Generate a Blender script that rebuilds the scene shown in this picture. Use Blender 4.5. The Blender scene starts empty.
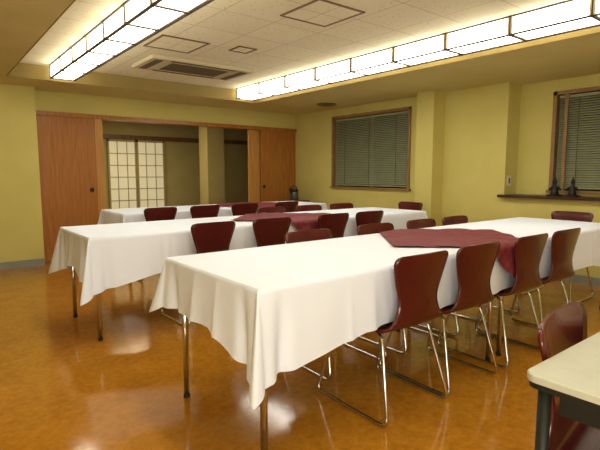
import bpy, bmesh, math, random
from mathutils import Vector, Matrix, noise
random.seed(4)
scene=bpy.context.scene
COL=scene.collection
# ---------------------------------------------------------------- materials
def nodes(name):
    m=bpy.data.materials.new(name); m.use_nodes=True
    nt=m.node_tree; b=nt.nodes['Principled BSDF']
    return m,nt,b
def N(nt,t,**kw):
    n=nt.nodes.new(t)
    for k,v in kw.items():
        if k in n.inputs: n.inputs[k].default_value=v
        else: setattr(n,k,v)
    return n
def mat(name,c1,c2=None,rough=.6,metal=0,scale=8,stretch=(1,1,1),bump=0,bscale=60,coat=0,spec=.5,detail=4):
    m,nt,b=nodes(name)
    b.inputs['Roughness'].default_value=rough; b.inputs['Metallic'].default_value=metal
    b.inputs['Coat Weight'].default_value=coat; b.inputs['Specular IOR Level'].default_value=spec
    c2=c2 or c1
    tc=N(nt,'ShaderNodeTexCoord'); mp=N(nt,'ShaderNodeMapping'); mp.inputs['Scale'].default_value=stretch
    nt.links.new(tc.outputs['Object'],mp.inputs['Vector'])
    no=N(nt,'ShaderNodeTexNoise',Scale=scale,Detail=detail); nt.links.new(mp.outputs[0],no.inputs['Vector'])
    cr=N(nt,'ShaderNodeValToRGB'); cr.color_ramp.elements[0].position=.35; cr.color_ramp.elements[1].position=.65
    cr.color_ramp.elements[0].color=(*c1,1); cr.color_ramp.elements[1].color=(*c2,1)
    nt.links.new(no.outputs['Fac'],cr.inputs['Fac']); nt.links.new(cr.outputs['Color'],b.inputs['Base Color'])
    if bump:
        n2=N(nt,'ShaderNodeTexNoise',Scale=bscale,Detail=3); nt.links.new(mp.outputs[0],n2.inputs['Vector'])
        bp=N(nt,'ShaderNodeBump',Strength=bump,Distance=.01); nt.links.new(n2.outputs['Fac'],bp.inputs['Height'])
        nt.links.new(bp.outputs[0],b.inputs['Normal'])
    return m
M={}
M['wall']=mat('wall_plaster',(.62,.55,.175),(.65,.58,.195),rough=.85,scale=3,bump=.15,bscale=90)
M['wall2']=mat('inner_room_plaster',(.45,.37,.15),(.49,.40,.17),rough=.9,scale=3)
M['soffit']=mat('soffit_paint',(.62,.54,.22),(.66,.57,.24),rough=.8,scale=3)
M['band']=mat('recess_edge_brown',(.30,.22,.07),(.34,.25,.08),rough=.8,scale=3)  # darker brown than the soffit, for upright faces of the recess
M['base']=mat('baseboard_vinyl',(.26,.27,.22),(.30,.31,.25),rough=.5)
M['door']=mat('orange_wood_veneer',(.36,.140,.026),(.45,.19,.04),rough=.35,scale=6,stretch=(6,6,.5),coat=.1)
M['doorlight']=mat('light_wood_post',(.50,.25,.06),(.58,.31,.09),rough=.4,scale=6,stretch=(6,6,.5))
M['dkwood']=mat('brown_wood_trim',(.15,.07,.025),(.21,.105,.04),rough=.45,scale=8,stretch=(4,4,1))
M['tanwood']=mat('tan_window_wood',(.26,.15,.055),(.33,.20,.08),rough=.45,scale=8,stretch=(4,4,1))
M['lattice']=mat('pale_lattice_wood',(.36,.28,.13),(.42,.33,.15),rough=.6)
M['sill']=mat('dark_sill_wood',(.05,.018,.008),(.08,.03,.014),rough=.35,scale=8,stretch=(6,.6,4))
M['cloth']=mat('white_tablecloth',(.80,.855,.96),(.82,.875,.98),rough=.85,scale=2,bump=.12,bscale=10,detail=2,spec=.2)
M['shell']=mat('burgundy_plywood',(.085,.009,.009),(.100,.012,.010),rough=.26,scale=4,coat=.25)
M['chrome']=mat('chrome_steel',(.62,.60,.56),rough=.18,metal=1)
M['black']=mat('black_plastic',(.012,.012,.012),rough=.4)
M['rubber']=mat('black_rubber',(.015,.015,.014),rough=.7)
M['fig']=mat('dark_bronze',(.006,.005,.005),(.01,.008,.007),rough=.5)
M['desk']=mat('pale_laminate',(.50,.51,.41),(.53,.54,.44),rough=.35,scale=30)
M['deskdark']=mat('dark_legs_edge_shade',(.012,.014,.010),rough=.5)  # dark colour of desk legs and aprons, also the painted edge shadow
M['tabletop']=mat('beige_laminate',(.45,.38,.25),rough=.4)
M['acp']=mat('ivory_plastic',(.62,.55,.37),rough=.5)
M['acd']=mat('ac_dark_slots',(.14,.105,.055),rough=.6)
M['bronze']=mat('brown_aluminium',(.22,.15,.07),rough=.4,metal=.3)
M['plate']=mat('switch_plastic',(.75,.74,.68),rough=.4)
M['blind']=mat('blind_slats_grey',(.30,.31,.19),(.34,.35,.22),rough=.45)
M['glass']=mat('night_glass',(.01,.01,.009),rough=.08)
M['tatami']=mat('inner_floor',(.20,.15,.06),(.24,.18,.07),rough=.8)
M['frame']=mat('dark_brown_light_frame',(.06,.048,.035),rough=.5)
M['ivory']=mat('ivory_dim_panel_edge',(.58,.49,.38),rough=.5)  # ivory bars imitate the dimmer edges of the lit panels
M['steel']=mat('dark_steel_body',(.16,.16,.15),rough=.3,metal=.7)
def red_mat():
    m,nt,b=nodes('burgundy_woven_cloth')
    tc=N(nt,'ShaderNodeTexCoord'); mp=N(nt,'ShaderNodeMapping'); mp.inputs['Rotation'].default_value=(0,0,math.radians(45))
    nt.links.new(tc.outputs['Object'],mp.inputs['Vector'])
    br=N(nt,'ShaderNodeTexChecker',Scale=22); nt.links.new(mp.outputs[0],br.inputs['Vector'])
    br.inputs['Color1'].default_value=(.22,.032,.042,1); br.inputs['Color2'].default_value=(.17,.022,.030,1)
    nt.links.new(br.outputs['Color'],b.inputs['Base Color']); b.inputs['Roughness'].default_value=.6; b.inputs['Specular IOR Level'].default_value=.4
    return m
M['red']=red_mat()
# floor
def floor_mat():
    m,nt,b=nodes('mottled_vinyl_floor')
    tc=N(nt,'ShaderNodeTexCoord')
    n1=N(nt,'ShaderNodeTexNoise',Scale=4.0,Detail=9,Roughness=.8,Distortion=.5); n2=N(nt,'ShaderNodeTexNoise',Scale=26,Detail=5,Roughness=.7)
    for n in (n1,n2): nt.links.new(tc.outputs['Object'],n.inputs['Vector'])
    ad=N(nt,'ShaderNodeMath',operation='MULTIPLY_ADD'); ad.inputs[1].default_value=.5
    nt.links.new(n2.outputs['Fac'],ad.inputs[0]); 
    mu=N(nt,'ShaderNodeMath',operation='MULTIPLY'); mu.inputs[1].default_value=.5
    nt.links.new(n1.outputs['Fac'],mu.inputs[0]); nt.links.new(mu.outputs[0],ad.inputs[2])
    cr=N(nt,'ShaderNodeValToRGB'); e=cr.color_ramp.elements
    e[0].position=.38; e[0].color=(.38,.155,.011,1); e[1].position=.62; e[1].color=(.57,.265,.028,1)
    nt.links.new(ad.outputs[0],cr.inputs['Fac']); nt.links.new(cr.outputs['Color'],b.inputs['Base Color'])
    rr=N(nt,'ShaderNodeMapRange'); rr.inputs['To Min'].default_value=.07; rr.inputs['To Max'].default_value=.13
    nt.links.new(n1.outputs['Fac'],rr.inputs['Value']); nt.links.new(rr.outputs[0],b.inputs['Roughness'])
    b.inputs['Specular IOR Level'].default_value=.5
    bp=N(nt,'ShaderNodeBump',Strength=.02,Distance=.01); nt.links.new(n2.outputs['Fac'],bp.inputs['Height']); nt.links.new(bp.outputs[0],b.inputs['Normal'])
    return m
M['floor']=floor_mat()
def ceil_mat():
    m,nt,b=nodes('ceiling_tiles')
    tc=N(nt,'ShaderNodeTexCoord')
    br=N(nt,'ShaderNodeTexBrick',Scale=1.0); br.offset=0
    br.inputs['Brick Width'].default_value=.455; br.inputs['Row Height'].default_value=.455; br.inputs['Mortar Size'].default_value=.005
    br.inputs['Color1'].default_value=(.88,.83,.61,1); br.inputs['Color2'].default_value=(.84,.79,.57,1); br.inputs['Mortar'].default_value=(.64,.58,.40,1)
    nt.links.new(tc.outputs['Object'],br.inputs['Vector'])
    vo=N(nt,'ShaderNodeTexVoronoi',Scale=22); nt.links.new(tc.outputs['Object'],vo.inputs['Vector'])
    cr=N(nt,'ShaderNodeValToRGB'); cr.color_ramp.elements[0].position=.12; cr.color_ramp.elements[0].color=(.80,.77,.68,1); cr.color_ramp.elements[1].position=.25; cr.color_ramp.elements[1].color=(1,1,1,1)
    nt.links.new(vo.outputs['Distance'],cr.inputs['Fac'])
    mx=N(nt,'ShaderNodeMixRGB',blend_type='MULTIPLY'); mx.inputs[0].default_value=1
    nt.links.new(br.outputs['Color'],mx.inputs[1]); nt.links.new(cr.outputs['Color'],mx.inputs[2])
    nt.links.new(mx.outputs[0],b.inputs['Base Color']); b.inputs['Roughness'].default_value=.9
    return m
M['ceil']=ceil_mat()
def emis(name,c,s,base=(.8,.8,.75)):
    m,nt,b=nodes(name); b.inputs['Base Color'].default_value=(*base,1)
    b.inputs['Emission Color'].default_value=(*c,1); b.inputs['Emission Strength'].default_value=s
    return m
M['lamp']=emis('lit_diffuser',(1,.97,.88),9.2)
M['lampside']=emis('lit_side_diffuser',(1,.95,.80),4.6)
M['shoji']=emis('shoji_paper_glow',(1,.90,.60),.25,(.68,.62,.44))  # faint emission put into the paper imitates light from behind
# ---------------------------------------------------------------- helpers
def mesh(name,v,f,mat=None,smooth=False):
    me=bpy.data.meshes.new(name); me.from_pydata([tuple(p) for p in v],[],f); me.update()
    if mat: me.materials.append(mat)
    if smooth:
        for p in me.polygons: p.use_smooth=True
    return me
def obj(name,data,parent=None,label=None,cat=None,loc=None,kind=None,group=None):
    o=bpy.data.objects.new(name,data); COL.objects.link(o)
    if parent: o.parent=parent
    if loc is not None: o.location=loc
    if label: o['label']=label
    if cat: o['category']=cat
    if kind: o['kind']=kind
    if group: o['group']=group
    return o
def boxes_mesh(name,bxs,mat,bevel=0):
    bm=bmesh.new()
    for (x0,x1,y0,y1,z0,z1) in bxs:
        r=bmesh.ops.create_cube(bm,size=1)
        for v in r['verts']:
            v.co=Vector(((x0+x1)/2+v.co.x*(x1-x0),(y0+y1)/2+v.co.y*(y1-y0),(z0+z1)/2+v.co.z*(z1-z0)))
    if bevel: bmesh.ops.bevel(bm,geom=bm.edges[:],offset=bevel,segments=2,affect='EDGES')
    me=bpy.data.meshes.new(name); bm.to_mesh(me); bm.free(); me.materials.append(mat); return me
def box(name,b,mat,parent=None,bevel=0,**k):
    bxs=b if isinstance(b[0],(tuple,list)) else [b]
    return obj(name,boxes_mesh(name,bxs,mat,bevel),parent,**k)
def structure(name,b,mat,label,cat,bevel=0):
    return box(name,b,mat,None,bevel,label=label,cat=cat,kind='structure')
def tube(path,r,closed=False,n=8,round_=0):
    P=[Vector(p) for p in path]
    if round_:
        Q=[]; L=len(P)
        for i,p in enumerate(P):
            if not closed and i in(0,L-1): Q.append(p); continue
            a=P[i-1]-p; b=P[(i+1)%L]-p; d=min(round_,a.length*.45,b.length*.45)
            s=p+a.normalized()*d; e=p+b.normalized()*d
            for k in range(6):
                t=k/5; Q.append(s*(1-t)**2+p*2*t*(1-t)+e*t*t)
        P=Q
    L=len(P); T=[]
    for i in range(L):
        a=P[(i-1)%L] if (closed or i>0) else P[i]; b=P[(i+1)%L] if (closed or i<L-1) else P[i]
        T.append((b-a).normalized())
    u=T[0].orthogonal().normalized(); v=[];f=[]
    for i in range(L):
        u=(u-T[i]*u.dot(T[i])).normalized(); w=T[i].cross(u)
        for k in range(n):
            a=2*math.pi*k/n; v.append(P[i]+(u*math.cos(a)+w*math.sin(a))*r)
    m=L if closed else L-1
    off=0
    if closed:
        best=1e9
        for s in range(n):
            d=sum((v[(L-1)*n+k]-v[(k+s)%n]).length for k in range(n))
            if d<best: best=d; off=s
    for i in range(m):
        j=(i+1)%L; o=off if (closed and j==0) else 0
        for k in range(n):
            f.append((i*n+k,i*n+(k+1)%n,j*n+(k+1+o)%n,j*n+(k+o)%n))
    if not closed:
        f.append(tuple(range(n-1,-1,-1))); f.append(tuple((L-1)*n+k for k in range(n)))
    return v,f
def merge(parts):
    V=[];F=[]
    for v,f in parts:
        o=len(V); V+=list(v); F+=[tuple(i+o for i in q) for q in f]
    return V,F
def lathe(prof,n=20,c=(0,0,0)):
    v=[];f=[]
    for r,z in prof:
        for k in range(n):
            a=2*math.pi*k/n; v.append(Vector((c[0]+r*math.cos(a),c[1]+r*math.sin(a),c[2]+z)))
    for i in range(len(prof)-1):
        for k in range(n): f.append((i*n+k,i*n+(k+1)%n,(i+1)*n+(k+1)%n,(i+1)*n+k))
    f.append(tuple(range(n-1,-1,-1))); f.append(tuple((len(prof)-1)*n+k for k in range(n)))
    return v,f
def empty(name,loc,label,cat,group=None,rot=0):
    e=obj(name,None,None,label,cat,loc,None,group); e.empty_display_size=.1; e.rotation_euler=(0,0,rot); return e
# ---------------------------------------------------------------- room
ZS=2.18; ZC=2.33; XR=5.34; YB=6.83; XA=5.62
structure('floor',(-2.2,5.9,-2.2,6.98,-.1,0),M['floor'],'glossy mottled amber brown vinyl floor','floor')
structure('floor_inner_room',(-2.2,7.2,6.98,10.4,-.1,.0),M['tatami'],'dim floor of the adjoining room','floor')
structure('ceiling',(.8,3.98,-2.2,6.02,ZC,ZC+.1),M['ceil'],'recessed ceiling of pale perforated tiles','ceiling')
structure('ceiling_soffit',[(-2.2,.8,-2.2,YB+.1,ZS,ZC+.1),(3.98,5.9,-2.2,YB+.1,ZS,ZC+.1),(.8,3.98,6.02,YB+.1,ZS,ZC+.1)],M['soffit'],'lowered yellow soffit around the recessed ceiling','ceiling')
structure('trim_1',[(.8,.806,-2.2,6.02,ZS-.004,ZC),(.8,3.98,6.012,6.02,ZS-.004,ZC),(3.972,3.98,-2.2,6.02,ZS-.004,ZC)],M['band'],'brown edge band around the ceiling recess','trim')
structure('wall_left',(-2.2,-2.0,-2.2,6.7,0,ZS),M['wall'],'plain yellow plaster wall','wall')
structure('wall_front',(-2.2,5.9,-2.3,-2.2,0,ZS),M['wall'],'plain yellow plaster wall','wall')
structure('wall_back',[(-2.2,1.165,6.6,6.95,0,ZS),(1.165,XR+.2,YB,YB+.12,1.93,ZS)],M['wall'],'yellow plaster wall around the sliding doors','wall')
structure('baseboard_back',(-2.0,1.165,6.585,6.6,0,.09),M['base'],'grey vinyl baseboard','baseboard')
W1=(4.26,5.86,.905,2.055)
structure('wall_right',[(XR,XR+.28,W1[1],YB+.1,0,ZS),(XR,XR+.28,2.883,W1[0],0,ZS),(XR,XR+.28,W1[0],W1[1],0,W1[2]),(XR,XR+.28,W1[0],W1[1],W1[3],ZS),
   (XR,XR+.28,-2.2,2.883,0,.87),(XR,XR+.28,-2.2,.9,.87,ZS)],M['wall'],'yellow plaster wall with windows and alcove','wall')
W2=(1.0,2.5,.93,2.05)
structure('wall_alcove',[(XA,XA+.2,W2[1],2.883,.87,ZS),(XA,XA+.2,.9,W2[0],.87,ZS),(XA,XA+.2,W2[0],W2[1],W2[3],ZS),(XA,XA+.2,W2[0],W2[1],.87,W2[2])],M['wall'],'recessed yellow wall behind the window ledge','wall')
structure('wall_column',(5.104,XR,3.726,3.99,0,ZS),M['wall'],'square yellow plaster column beside the window','column')
structure('baseboard_right',[(XR-.012,XR,-2.2,3.726,0,.09),(XR-.012,XR,3.99,YB,0,.09),(5.09,5.104,3.715,4.0,0,.09),(5.09,XR,3.714,3.726,0,.09)],M['base'],'grey vinyl baseboard','baseboard')
structure('trim_2',(5.27,XA,.9,2.93,.87,.90),M['sill'],'dark wooden ledge under the alcove window','window sill')
# windows & blinds
def window(name,X,W,lab,up=None):
    y0,y1,z0,z1=W; t=.04
    bb=[(X-.02,X+.10,y0-.0,y0+t,z0,z1),(X-.02,X+.10,y1-t,y1,z0,z1),(X-.02,X+.10,y0,y1,z1-t,z1),(X-.035,X+.10,y0-.02,y1+.02,z0,z0+t*.7)]
    if up: bb.append((X-.012,X+.01,up-.018,up+.018,z0+t*.7,z1-t))
    w=box(name,bb,M['tanwood'],label=lab,cat='window',kind='structure')
    box('pane',(X+.10,X+.11,y0,y1,z0,z1),M['glass'],w)
    yc=(y0+y1)/2
    box('mullion',(X+.075,X+.10,yc-.025,yc+.025,z0+t*.7,z1-t),M['bronze'],w)
window('window_1',XR,W1,'night window in a brown wooden frame')
window('window_2',XA,W2,'night window in a brown wooden frame above the ledge',2.36)
def blind(X,W,zb,group=None,lab=''):
    y0,y1,z0,z1=W; y0+=.055;y1-=.055; zt=z1-.05
    e=empty('venetian_blind',(X+.03,(y0+y1)/2,zt),lab,'blind')
    h=(y1-y0)/2
    box('headrail',(-.02,.02,-h,h,-.03,0),M['blind'],e,bevel=.003)
    V=[];F=[];z=-.045;n=0
    while z>zb-zt+.03:
        o=len(V)
        V+=[(-.011,-h,z-.011),(-.004,-h,z),(.011,-h,z+.011),(-.011,h,z-.011),(-.004,h,z),(.011,h,z+.011)]
        F+=[(o,o+1,o+4,o+3),(o+1,o+2,o+5,o+4)]; z-=.0255
    sl=obj('slats',mesh('slats',V,F,M['blind']),e)
    md=sl.modifiers.new('s','SOLIDIFY'); md.thickness=.0012
    box('bottom_rail',(-.012,.012,-h,h,zb-zt,zb-zt+.02),M['blind'],e,bevel=.003)
    for yy in (-h*.7,0,h*.7):
        box('ladder_cord',(-.0145,-.0125,yy-.004,yy+.004,zb-zt+.02,-.03),M['acd'],e)
blind(XR,W1,W1[2]+.045,lab='closed grey green venetian blind in the wide window')
blind(XA,W2,W2[2]+.045,lab='closed grey green venetian blind above the dark ledge')
# ---------------------------------------------------------------- doors
structure('trim_3',[(1.165,XR,YB-.02,YB+.14,1.875,1.93),(1.165,1.20,YB-.01,YB+.12,0,1.875)],M['door'],'wooden door head rail and jamb','door frame')
def door(name,x0,x1,y,m,lab,hx=None):
    d=box(name,[(x0,x1,y,y+.035,0.005,1.875)],M[m],bevel=.003,label=lab,cat='sliding door',kind='structure')
    if hx:
        v,f=lathe([(.03,0),(.03,.006),(.022,.006),(.02,.002)],16)
        h=obj('door_pull',mesh('door_pull',v,f,M['black'],True),d,loc=(hx,y,.92)); h.rotation_euler=(math.pi/2,0,0)
    return d
door('door_1',1.20,1.90,YB+.0,'door','orange wood veneer sliding door',1.83)
structure('trim_4',(1.90,2.0,YB-.005,YB+.12,0,1.875),M['doorlight'],'lighter wooden door post','door frame')
door('door_2',4.58,5.33,YB+.0,'door','orange wood veneer sliding door with round pull',4.645)
door('door_3',4.38,5.2,YB+.06,'doorlight','second sliding door panel stacked behind the first')
# inner room
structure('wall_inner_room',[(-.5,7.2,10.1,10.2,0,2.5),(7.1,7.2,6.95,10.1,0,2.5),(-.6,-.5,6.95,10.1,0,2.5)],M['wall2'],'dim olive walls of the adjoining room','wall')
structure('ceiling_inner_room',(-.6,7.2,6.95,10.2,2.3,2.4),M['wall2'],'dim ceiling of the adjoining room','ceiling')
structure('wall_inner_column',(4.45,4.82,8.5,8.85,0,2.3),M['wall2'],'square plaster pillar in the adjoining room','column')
structure('trim_5',(.5,7.1,10.05,10.1,1.84,1.93),M['dkwood'],'dark wooden lintel over the paper screens','trim')
def shoji(x0,x1,y,lab):
    e=empty('shoji_screen',((x0+x1)/2,y,0),lab,'paper screen',group='paper sliding screens in the adjoining room')
    h=(x1-x0)/2; z1=1.83
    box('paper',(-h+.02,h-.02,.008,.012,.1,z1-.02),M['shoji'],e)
    b=[(-h,-h+.035,-.012,.02,0.0,z1),(h-.035,h,-.012,.02,0.0,z1),(-h,h,-.012,.02,z1-.04,z1),(-h,h,-.012,.02,0,.1)]
    for i in range(1,3): xx=-h+2*h*i/3; b.append((xx-.007,xx+.007,-.004,.008,.1,z1-.04))
    for i in range(1,7): zz=.1+(z1-.14)*i/7; b.append((-h+.03,h-.03,-.004,.008,zz-.007,zz+.007))
    box('lattice',b,M['lattice'],e)
shoji(3.01,3.60,10.02,'paper lattice sliding screen glowing pale in dim room')
shoji(3.585,4.19,9.975,'paper lattice sliding screen glowing pale in dim room')
# ---------------------------------------------------------------- ceiling lights
def strip(x0,x1,y0,y1,step,lab):
    z0,z1=2.19,ZC
    e=empty('ceiling_light',((x0+x1)/2,(y0+y1)/2,z1),lab,'ceiling light',group='long ceiling light boxes')
    hx=(x1-x0)/2; hy=(y1-y0)/2; H=z1-z0
    d=box('diffuser',(-hx+.006,hx-.006,-hy+.006,hy-.006,-H+.006,-.001),M['lamp'],e)
    d.data.materials.append(M['lampside'])
    for p in d.data.polygons:
        if abs(p.normal.z)<.5: p.material_index=1
    t=.006; b=[]; iv=[]
    for sx in(-1,1):
        b.append((sx*hx-t,sx*hx+t,-hy,hy,-H-t,-H+t)); b.append((sx*hx-t,sx*hx+t,-hy,hy,-.010,0))
        xi=sx*(hx-t-.009); iv.append((xi-.009,xi+.009,-hy,hy,-H+.001,-H+.009))
    n=int(round((y1-y0)/step))
    for i in range(n+1):
        yy=-hy+2*hy*i/n
        b.append((-hx-.004,hx+.004,yy-.005,yy+.005,-H-.006,-H+.008))
        iv.append((-hx+.005,hx-.005,yy-.020,yy+.020,-H,-H+.008))
        for sx in(-1,1):
            b.append((sx*hx-.007,sx*hx+.007,yy-.005,yy+.005,-H,0)); iv.append((sx*hx-.006,sx*hx+.003,yy-.018,yy+.018,-H,0))
    for sy in (-1,1): b.append((-hx,hx,sy*hy-t,sy*hy+t,-H-t,-H+t))
    box('frame',b,M['frame'],e,label='dark metal frame')
    box('dim_edge_bars',iv,M['ivory'],e,label='ivory bars standing in for dimmer panel edges')
strip(1.21,1.46,-.9,5.93,.48,'long glowing white light box with dark frame')
strip(3.58,3.84,-.9,5.93,.57,'long glowing white light box with dark frame')
# AC cassette
e=empty('ceiling_air_conditioner',(2.5,5.05,ZC),'ivory ceiling cassette air conditioner between the light boxes','air conditioner')
box('panel',(-.60,.60,-.31,.31,-.035,0),M['acp'],e,bevel=.01)
b=[(-.34,.34,-.17+i*.034-.006,-.17+i*.034+.006,-.040,-.034) for i in range(11)]
box('intake_grille',b,M['acd'],e)
for s in(-1,1): box('louvre',(s*.5-.04,s*.5+.04,-.24,.24,-.042,-.034),M['acd'],e,bevel=.002)
for s in(-1,1): box('side_slot',(-.38,.38,s*.26-.02,s*.26+.02,-.040,-.034),M['acd'],e,bevel=.002)
def hatch(x,y,h,lab):
    e=empty('ceiling_hatch',(x,y,ZC),lab,'access panel',group='square access panels in the ceiling')
    t=.018
    box('frame',[(-h,h,-h,-h+t,-.008,0),(-h,h,h-t,h,-.008,0),(-h,-h+t,-h,h,-.008,0),(h-t,h,-h,h,-.008,0)],M['bronze'],e)
    box('panel',(-h+t,h-t,-h+t,h-t,-.004,0),M['ceil'],e)
hatch(2.43,2.79,.225,'square brown-framed access panel in tiled ceiling')
hatch(1.94,4.27,.225,'square brown-framed access panel in tiled ceiling')
hatch(2.52,4.05,.10,'small brown-framed access panel in tiled ceiling')
e=empty('ceiling_vent',(4.87,5.48,ZS),'small brown round air diffuser on the soffit','vent')
v,f=merge([lathe([(.15,0),(.15,-.01),(.13,-.02),(.12,-.012),(.10,-.012),(.095,-.024),(.08,-.012),(.055,-.012),(.05,-.026),(.0005,-.026)],24)])
obj('diffuser_rings',mesh('rings',v,f,M['bronze'],True),e)
# ---------------------------------------------------------------- chairs
def catmull(pts,n):
    out=[]; P=[pts[0]]+pts+[pts[-1]]
    for i in range(1,len(P)-2):
        for k in range(n):
            t=k/n; a,b,c,d=P[i-1],P[i],P[i+1],P[i+2]
            out.append(tuple(.5*((2*b[j])+(-a[j]+c[j])*t+(2*a[j]-5*b[j]+4*c[j]-d[j])*t*t+(-a[j]+3*b[j]-3*c[j]+d[j])*t**3) for j in range(len(a))))
    out.append(tuple(pts[-1])); return out
# (y,z,halfwidth,forward curl)
prof=[(.215,.422,.15,0),(.205,.436,.185,0),(.14,.445,.20,.0),(.0,.430,.205,.006),(-.12,.420,.205,.006),(-.19,.424,.20,.006),(-.228,.450,.188,.006),(-.238,.51,.148,.010),(-.240,.57,.138,.014),(-.250,.65,.163,.020),(-.262,.73,.187,.022),(-.267,.758,.187,.020),(-.270,.776,.174,.018),(-.271,.784,.148,.015)]
C=catmull(prof,4); V=[];F=[];nx=13
for i,(y,z,w,cu) in enumerate(C):
    for k in range(nx):
        u=-1+2*k/(nx-1); q=u*u*cu
        if z>.47: V.append((u*w,y+q,z))
        else: V.append((u*w,y+q*.3,z+q))
for i in range(len(C)-1):
    for k in range(nx-1):
        a=i*nx+k; F.append((a,a+1,a+nx+1,a+nx))
SH=mesh('chair_shell',V,F,M['shell'],True)
def bake_solid(me,th):
    bm=bmesh.new(); bm.from_mesh(me)
    bmesh.ops.recalc_face_normals(bm,faces=bm.faces[:]); bmesh.ops.solidify(bm,geom=bm.faces[:],thickness=th); bm.to_mesh(me); bm.free()
    for p in me.polygons: p.use_smooth=True
bake_solid(SH,.011)
def sidepath(s): return [(s*.165,-.15,.408),(s*.225,-.25,.010),(s*.225,.250,.010),(s*.165,.13,.418)]
LG=[]
for s in(-1,1):
    v,f=tube(sidepath(s),.0082,closed=True,n=8,round_=.05); LG.append(mesh('chair_leg',v,f,M['chrome'],True))
XB=[]
for y in(-.10,.10):
    v,f=tube([(-.165,y,.411),(.165,y,.411)],.007); XB.append(mesh('chair_crossbar',v,f,M['chrome'],True))
def chair(x,y,rot,lab,group):
    e=empty('dining_chair',(x,y,0),lab,'chair',group,rot)
    obj('seat_shell',SH,e,'burgundy moulded plywood seat and back')
    for m in LG: obj('sled_leg',m,e,'chrome tube')
    for m in XB: obj('crossbar',m,e,'chrome tube')
    return e
g1='chairs at the table row with the pale ledge beside it'; g2='chairs at the central table row'; g3='chairs at the table row by the sliding doors'
lb='burgundy plywood chair with chrome sled legs at white-clothed table'
T1=(.95,4.53,1.44,2.27); T2=(.85,4.42,3.30,4.10); T3=(1.65,4.45,5.02,5.80)
F1=[1.80,2.28,2.85,3.33]; R1=[1.93,2.56,3.10,3.56]
F2=[1.71,2.26,2.94,3.42]; R2=[2.95,3.47,3.99]
F3=[2.0,2.53,3.06,3.7]
for x in F1: chair(x,1.588,random.uniform(-.04,.04),lb,g1)
for x in R1: chair(x,2.10,math.pi+random.uniform(-.05,.05),lb,g1)
chair(4.60,1.93,math.pi/2,'burgundy plywood chair at the end of the table',g1)
for x in F2: chair(x,3.44,random.uniform(-.04,.04),lb,g2)
for x in R2: chair(x,3.97,math.pi+random.uniform(-.04,.04),lb,g2)
chair(4.62,3.86,math.pi/2,'burgundy plywood chair at the end of the table',g2)
for x in F3: chair(x,5.17,random.uniform(-.05,.05),lb,g3)
chair(1.34,.285,math.pi+.13,'burgundy plywood chair tucked under pale desk','chair at the pale desk')
# ---------------------------------------------------------------- tables
def table(x0,x1,y0,y1,zt,lab,group,top='tabletop',ins=.06):
    e=empty('folding_table',((x0+x1)/2,(y0+y1)/2,0),lab,'table',group)
    hx=(x1-x0)/2; hy=(y1-y0)/2
    box('tabletop',(-hx,hx,-hy,hy,zt-.03,zt),M[top],e,bevel=.006)
    i=ins+.02
    for q in((-hy+i,-hy+i+.02),(hy-i-.02,hy-i)): box('apron',(-hx+i,hx-i,q[0],q[1],zt-.075,zt-.03),M['black'],e)
    for sx in(-1,1):
        for sy in(-1,1):
            X=sx*(hx-ins);Y=sy*(hy-ins)
            v,f=tube([(0,0,.008),(0,0,zt-.03)],.0150,n=14)
            l=obj('leg',mesh('leg',v,f,M['chrome'],True),e,'chrome tube',loc=(X,Y,0))
            v,f=lathe([(.016,0),(.017,.006),(.0165,.016),(.0155,.018)],14)
            obj('foot_cap',mesh('foot_cap',v,f,M['rubber'],True),l,'black rubber')
    return e
for (a,b,c,d),g in ((T1,'tables of the row by the pale ledge'),(T2,'tables of the central row'),(T3,'tables of the row by the sliding doors')):
    m=(a+b)/2
    for q in ((a,m-.003),(m+.003,b)): table(q[0],q[1],c,d,.72,'long folding table with chrome legs under white cloth',g)
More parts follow.
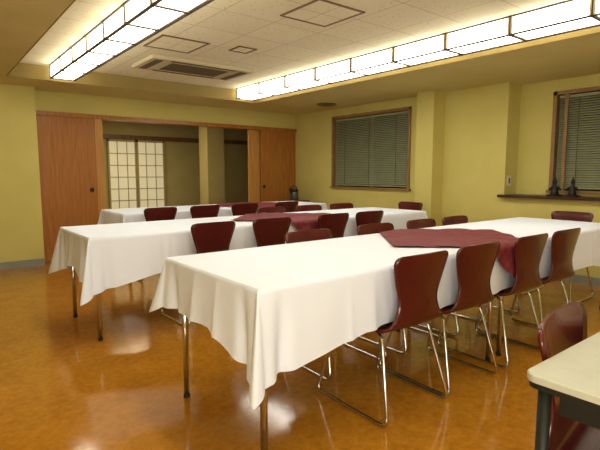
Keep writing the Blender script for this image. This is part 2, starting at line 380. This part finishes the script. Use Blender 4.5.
def cloth(T,base,midw,tf,tr,front,rear,seed,lab,flare=.045,endy=None):
    x0,x1,y0,y1=T; g=.007; x0-=g;x1+=g;y0-=g;y1+=g; zt=.727; R=.008
    rnd=random.Random(seed); ph=[rnd.uniform(0,6.28) for _ in range(8)]
    pts=[]
    def side(p,q,nrm,name):
        L=(Vector(q)-Vector(p)).length; n=int(L/.0125)
        for i in range(n+1):
            t=i/n; pos=Vector(p).lerp(Vector(q),t); pts.append((pos,Vector(nrm),name,min(t*L,(1-t)*L),0.0))
    def corner(c,a0):
        for k in range(1,12):
            a=a0+math.pi/2*k/12; d=Vector((math.cos(a),math.sin(a))); pk=1-abs(k/6-1)
            pts.append((Vector(c)+d*R,d,'c',0,pk))
    side((x0+R,y0),(x1-R,y0),(0,-1),'f'); corner((x1-R,y0+R),-math.pi/2)
    side((x1,y0+R),(x1,y1-R),(1,0),'e'); corner((x1-R,y1-R),0)
    side((x1-R,y1),(x0+R,y1),(0,1),'r'); corner((x0+R,y1-R),math.pi/2)
    side((x0,y1-R),(x0,y0+R),(-1,0),'w'); corner((x0+R,y0+R),math.pi)
    n=len(pts); K=18; V=[];F=[]
    V+= [(p.x-nn.x*.004,p.y-nn.y*.004,zt) for p,nn,_,_,_ in pts]
    s=0; prev=pts[0][0]
    rows=[[] for _ in range(K)]
    for (p,nn,sd,dc,pk) in pts:
        s+=(p-prev).length; prev=p
        ty=(p.y-y0)/(y1-y0); tot=tf if ty<.5 else tr
        c0=tot-.04
        if sd=='c': L=c0+.04*pk
        elif sd in 'fr':
            k0=min(1,dc/.55); L=c0*(1-k0)+base*k0
            fr=front if sd=='f' else rear
            gg=0
            for cx in fr: gg=max(gg,math.exp(-(abs(p.x-cx)/.225)**8))
            lim=min(L,zt-.458); L=L*(1-gg)+lim*gg
        else:
            k0=min(1,dc/.36); L=c0*(1-k0)+midw*k0
            gg=0
        tri=(1-abs(((s*3.1+ph[4])%2)-1))**7; tri2=(1-abs(((s*4.7+ph[5])%2)-1))**9
        amp=.002*math.sin(s*9+ph[0])+.002*math.sin(s*29+ph[1])+.022*tri+.014*tri2
        cf=math.exp(-(dc/.09)**2) if sd!='c' else 1
        fl=.012+.014*cf+flare*pk
        if sd!='c': fl-= .046*math.exp(-((dc-.10)/.032)**2)
        amp*= (1-.7*cf)
        if sd in 'fr': fl=fl*(1-gg)-.004*gg; amp*=(1-gg)*.85+.02
        for k in range(K):
            v=(k+1)/K
            off=fl*v+amp*v**.8
            rows[k].append((p.x+nn.x*off,p.y+nn.y*off,zt-.003-L*v))
    for r in rows: V+=r
    for k in range(K):
        for i in range(n):
            j=(i+1)%n; F.append((k*n+i,(k+1)*n+i,(k+1)*n+j,k*n+j))
    me=bpy.data.meshes.new('tablecloth')
    F.append(tuple(range(n)))
    me.from_pydata(V,[],F); me.materials.append(M['cloth'])
    for p in me.polygons: p.use_smooth=len(p.vertices)==4
    me.update()
    return obj('tablecloth',me,None,lab,'tablecloth',group='white tablecloths')
cloth(T1,.275,.235,.41,.285,F1,R1,1,'white tablecloth, one pointed corner hanging low, burgundy overlay on top',.075)
cloth(T2,.275,.25,.42,.38,F2,R2,2,'long white tablecloth with pointed corners flaring outwards',.10)
cloth(T3,.275,.25,.40,.36,F3,[],3,'shorter white tablecloth beside the sliding doors',.09)
def redcloth(T,cx,cy,side,rot,seed,lab):
    x0,x1,y0,y1=T; zt=.7325; n=64; V=[];F=[]
    c,s=math.cos(rot),math.sin(rot)
    for i in range(n+1):
        for j in range(n+1):
            u=(i/n-.5)*side; v=(j/n-.5)*side
            x=cx+u*c-v*s; y=cy+u*s+v*c
            wr=abs(noise.noise(Vector((x*5,y*5,seed))))*.012+abs(noise.noise(Vector((x*11,y*4,seed+3))))*.008
            z=zt+wr
            for (edge,sg) in ((y0-.012,-1),(y1+.012,1)):
                d=(y-edge)*sg
                if d>0:
                    a=min(d,.03)/.03; y=edge+sg*(.028*math.sin(a*math.pi/2)+.020*math.sin(x*28+seed)*min(1,d/.15)+wr); z=zt+wr*(1-a)-.019*(1-math.cos(a*math.pi/2))-max(0,d-.03)
            V.append((x,y,z))
    for i in range(n):
        for j in range(n):
            a=i*(n+1)+j; F.append((a,a+n+1,a+n+2,a+1))
    me=mesh('table_overlay',V,F,M['red'],True)
    obj('table_overlay',me,None,lab,'cloth',group='burgundy overlay cloths')
redcloth(T1,2.69,1.81,.86,math.radians(49),1,'burgundy square overlay cloth draped diagonally, tip over table edge')
redcloth(T2,2.72,3.65,.86,math.radians(46),2,'burgundy square overlay cloth draped diagonally on white tablecloth')
redcloth(T3,3.45,5.38,.86,math.radians(45),3,'burgundy square overlay cloth on the table by sliding doors')
# foreground desk
x0,x1,y0,y1=1.0,2.8,-.22,.48
e=empty('office_desk',((x0+x1)/2,(y0+y1)/2,0),'pale cream laminate desk with painted shade under its edge and dark legs','desk')
hx=(x1-x0)/2;hy=(y1-y0)/2
def rrect(hx,hy,r,z0,z1,n=8):
    P=[]
    for (cx,cy,a0) in((hx-r,hy-r,0),(-hx+r,hy-r,90),(-hx+r,-hy+r,180),(hx-r,-hy+r,270)):
        for k in range(n+1):
            a=math.radians(a0+90*k/n); P.append((cx+r*math.cos(a),cy+r*math.sin(a)))
    m=len(P); V=[(x,y,z0) for x,y in P]+[(x,y,z1) for x,y in P]
    F=[tuple(range(m-1,-1,-1)),tuple(range(m,2*m))]+[(i,(i+1)%m,m+(i+1)%m,m+i) for i in range(m)]
    return V,F
v,f=rrect(hx,hy,.03,.702,.7205); o=obj('tabletop',mesh('desk_top',v,f,M['desk']),e,'pale cream laminate')
bv=o.modifiers.new('b','BEVEL'); bv.width=.004; bv.segments=2; bv.limit_method='ANGLE'
v,f=rrect(hx-.004,hy-.004,.028,.690,.702); obj('under_edge_shade',mesh('desk_edge_shade',v,f,M['deskdark']),e,'dark band standing in for shadow under the edge')  # dark strip imitates the shadow below the pale desk edge
box('apron',(-hx+.05,hx-.05,hy-.08,hy-.06,.63,.690),M['deskdark'],e)
box('apron',(-hx+.05,-hx+.07,-hy+.06,hy-.08,.63,.690),M['deskdark'],e)
for sx in(-1,1):
    for sy in(-1,1):
        v,f=tube([(0,0,.02),(0,0,.690)],.014,n=14)
        l=obj('leg',mesh('leg',v,f,M['deskdark'],True),e,'dark painted tube',loc=(sx*(hx-.035),sy*(hy-.035),0))
        v,f=lathe([(.016,0),(.017,.008),(.016,.022),(.0145,.025)],14); obj('foot_cap',mesh('foot_cap',v,f,M['rubber'],True),l,'black rubber')
# figurines on ledge
fp=[(.045,0),(.047,.012),(.035,.02),(.03,.05),(.022,.09),(.010,.115),(.012,.125),(.018,.14),(.016,.158),(.008,.172),(.003,.20)]
for k,(yy,sc,lab) in enumerate(((2.35,1.05,'dark bronze figurine with pointed top on the ledge'),(2.17,1.05,'dark bronze figurine with outstretched arms on the ledge'))):
    e=empty('figurine',(5.42,yy,.90),lab,'figurine',group='dark figurines on the ledge')
    v,f=lathe([(r*sc*1.15,z*sc) for r,z in fp],14); obj('body',mesh('figurine_body',v,f,M['fig'],True),e)
    v,f=tube([(0,-.06*sc,.065*sc),(0,-.02*sc,.10*sc),(0,.02*sc,.10*sc),(0,.06*sc,.06*sc)],.010*sc,round_=.02); obj('arms',mesh('figurine_arms',v,f,M['fig'],True),e)
    box('base',(-.055*sc,.055*sc,-.06*sc,.06*sc,0,.014),M['black'],e,bevel=.002)
# switch plate
e=empty('light_switch',(XR+.09,2.883,1.06),'small ivory light switch on alcove return wall','switch')
box('plate',(-.045,.045,-.008,0,-.06,.06),M['plate'],e,bevel=.003)
box('rocker',(-.018,.018,-.012,-.008,-.03,.03),M['bronze'],e,bevel=.002)
# stand with hot water pot in corner
e=empty('side_stand',(5.0,6.45,0),'small wooden stand in the room corner','stand')
box('top',(-.2,.2,-.18,.18,.66,.69),M['dkwood'],e,bevel=.004)
for sx in(-1,1):
    for sy in(-1,1): box('leg',(sx*.17-.018,sx*.17+.018,sy*.15-.018,sy*.15+.018,0,.66),M['dkwood'],e)
box('shelf',(-.17,.17,-.15,.15,.25,.27),M['dkwood'],e)
e=empty('water_pot',(5.0,6.45,.69),'black and dark steel hot water pot on corner stand','pot'); e.scale=(.85,.85,.85)
v,f=lathe([(.085,0),(.09,.01),(.09,.15),(.085,.17)],20); obj('body',mesh('pot_body',v,f,M['steel'],True),e)
v,f=lathe([(.09,.17),(.092,.19),(.08,.22),(.04,.235),(.001,.237)],20); obj('lid',mesh('pot_lid',v,f,M['black'],True),e)
v,f=tube([(-.09,0,.18),(-.12,0,.24),(-.03,0,.29),(.06,0,.27),(.09,0,.18)],.009,round_=.04); obj('handle',mesh('pot_handle',v,f,M['black'],True),e)
v,f=tube([(-.07,-.04,.16),(-.13,-.07,.165),(-.14,-.075,.14)],.014,round_=.02); obj('spout',mesh('pot_spout',v,f,M['black'],True),e)
# ---------------------------------------------------------------- added fill lights
def area(name,loc,rot,sx,sy,p,c):
    l=bpy.data.lights.new(name,'AREA'); l.shape='RECTANGLE'; l.size=sx; l.size_y=sy; l.energy=p; l.color=c
    o=bpy.data.objects.new(name,l); COL.objects.link(o); o.location=loc; o.rotation_euler=rot; return o
area('added_bounce_fill',(-.8,-1.2,.9),(math.radians(128),0,math.radians(-38)),1.8,1.2,75,(1,.97,.90))  # unseen area light added behind the camera to imitate bounced light
area('inner_room_fill',(3.0,8.2,2.25),(0,0,0),1.2,1.2,36,(1,.88,.60))  # unseen fill added to brighten the adjoining room, no fixture modelled
# ---------------------------------------------------------------- world, camera
w=bpy.data.worlds.new('w'); scene.world=w; w.use_nodes=True
w.node_tree.nodes['Background'].inputs[0].default_value=(.02,.02,.018,1); w.node_tree.nodes['Background'].inputs[1].default_value=1
cam=bpy.data.cameras.new('camera'); co=bpy.data.objects.new('camera',cam); COL.objects.link(co)
cam.sensor_width=36; cam.lens=477/600*36; cam.clip_start=.02
co.location=(0,0,1.15); co.rotation_euler=(math.radians(90-6.22),0,math.radians(-38.5))
scene.camera=co
scene.view_settings.view_transform='Standard'; scene.view_settings.look='None'; scene.view_settings.exposure=.18; scene.view_settings.gamma=.93
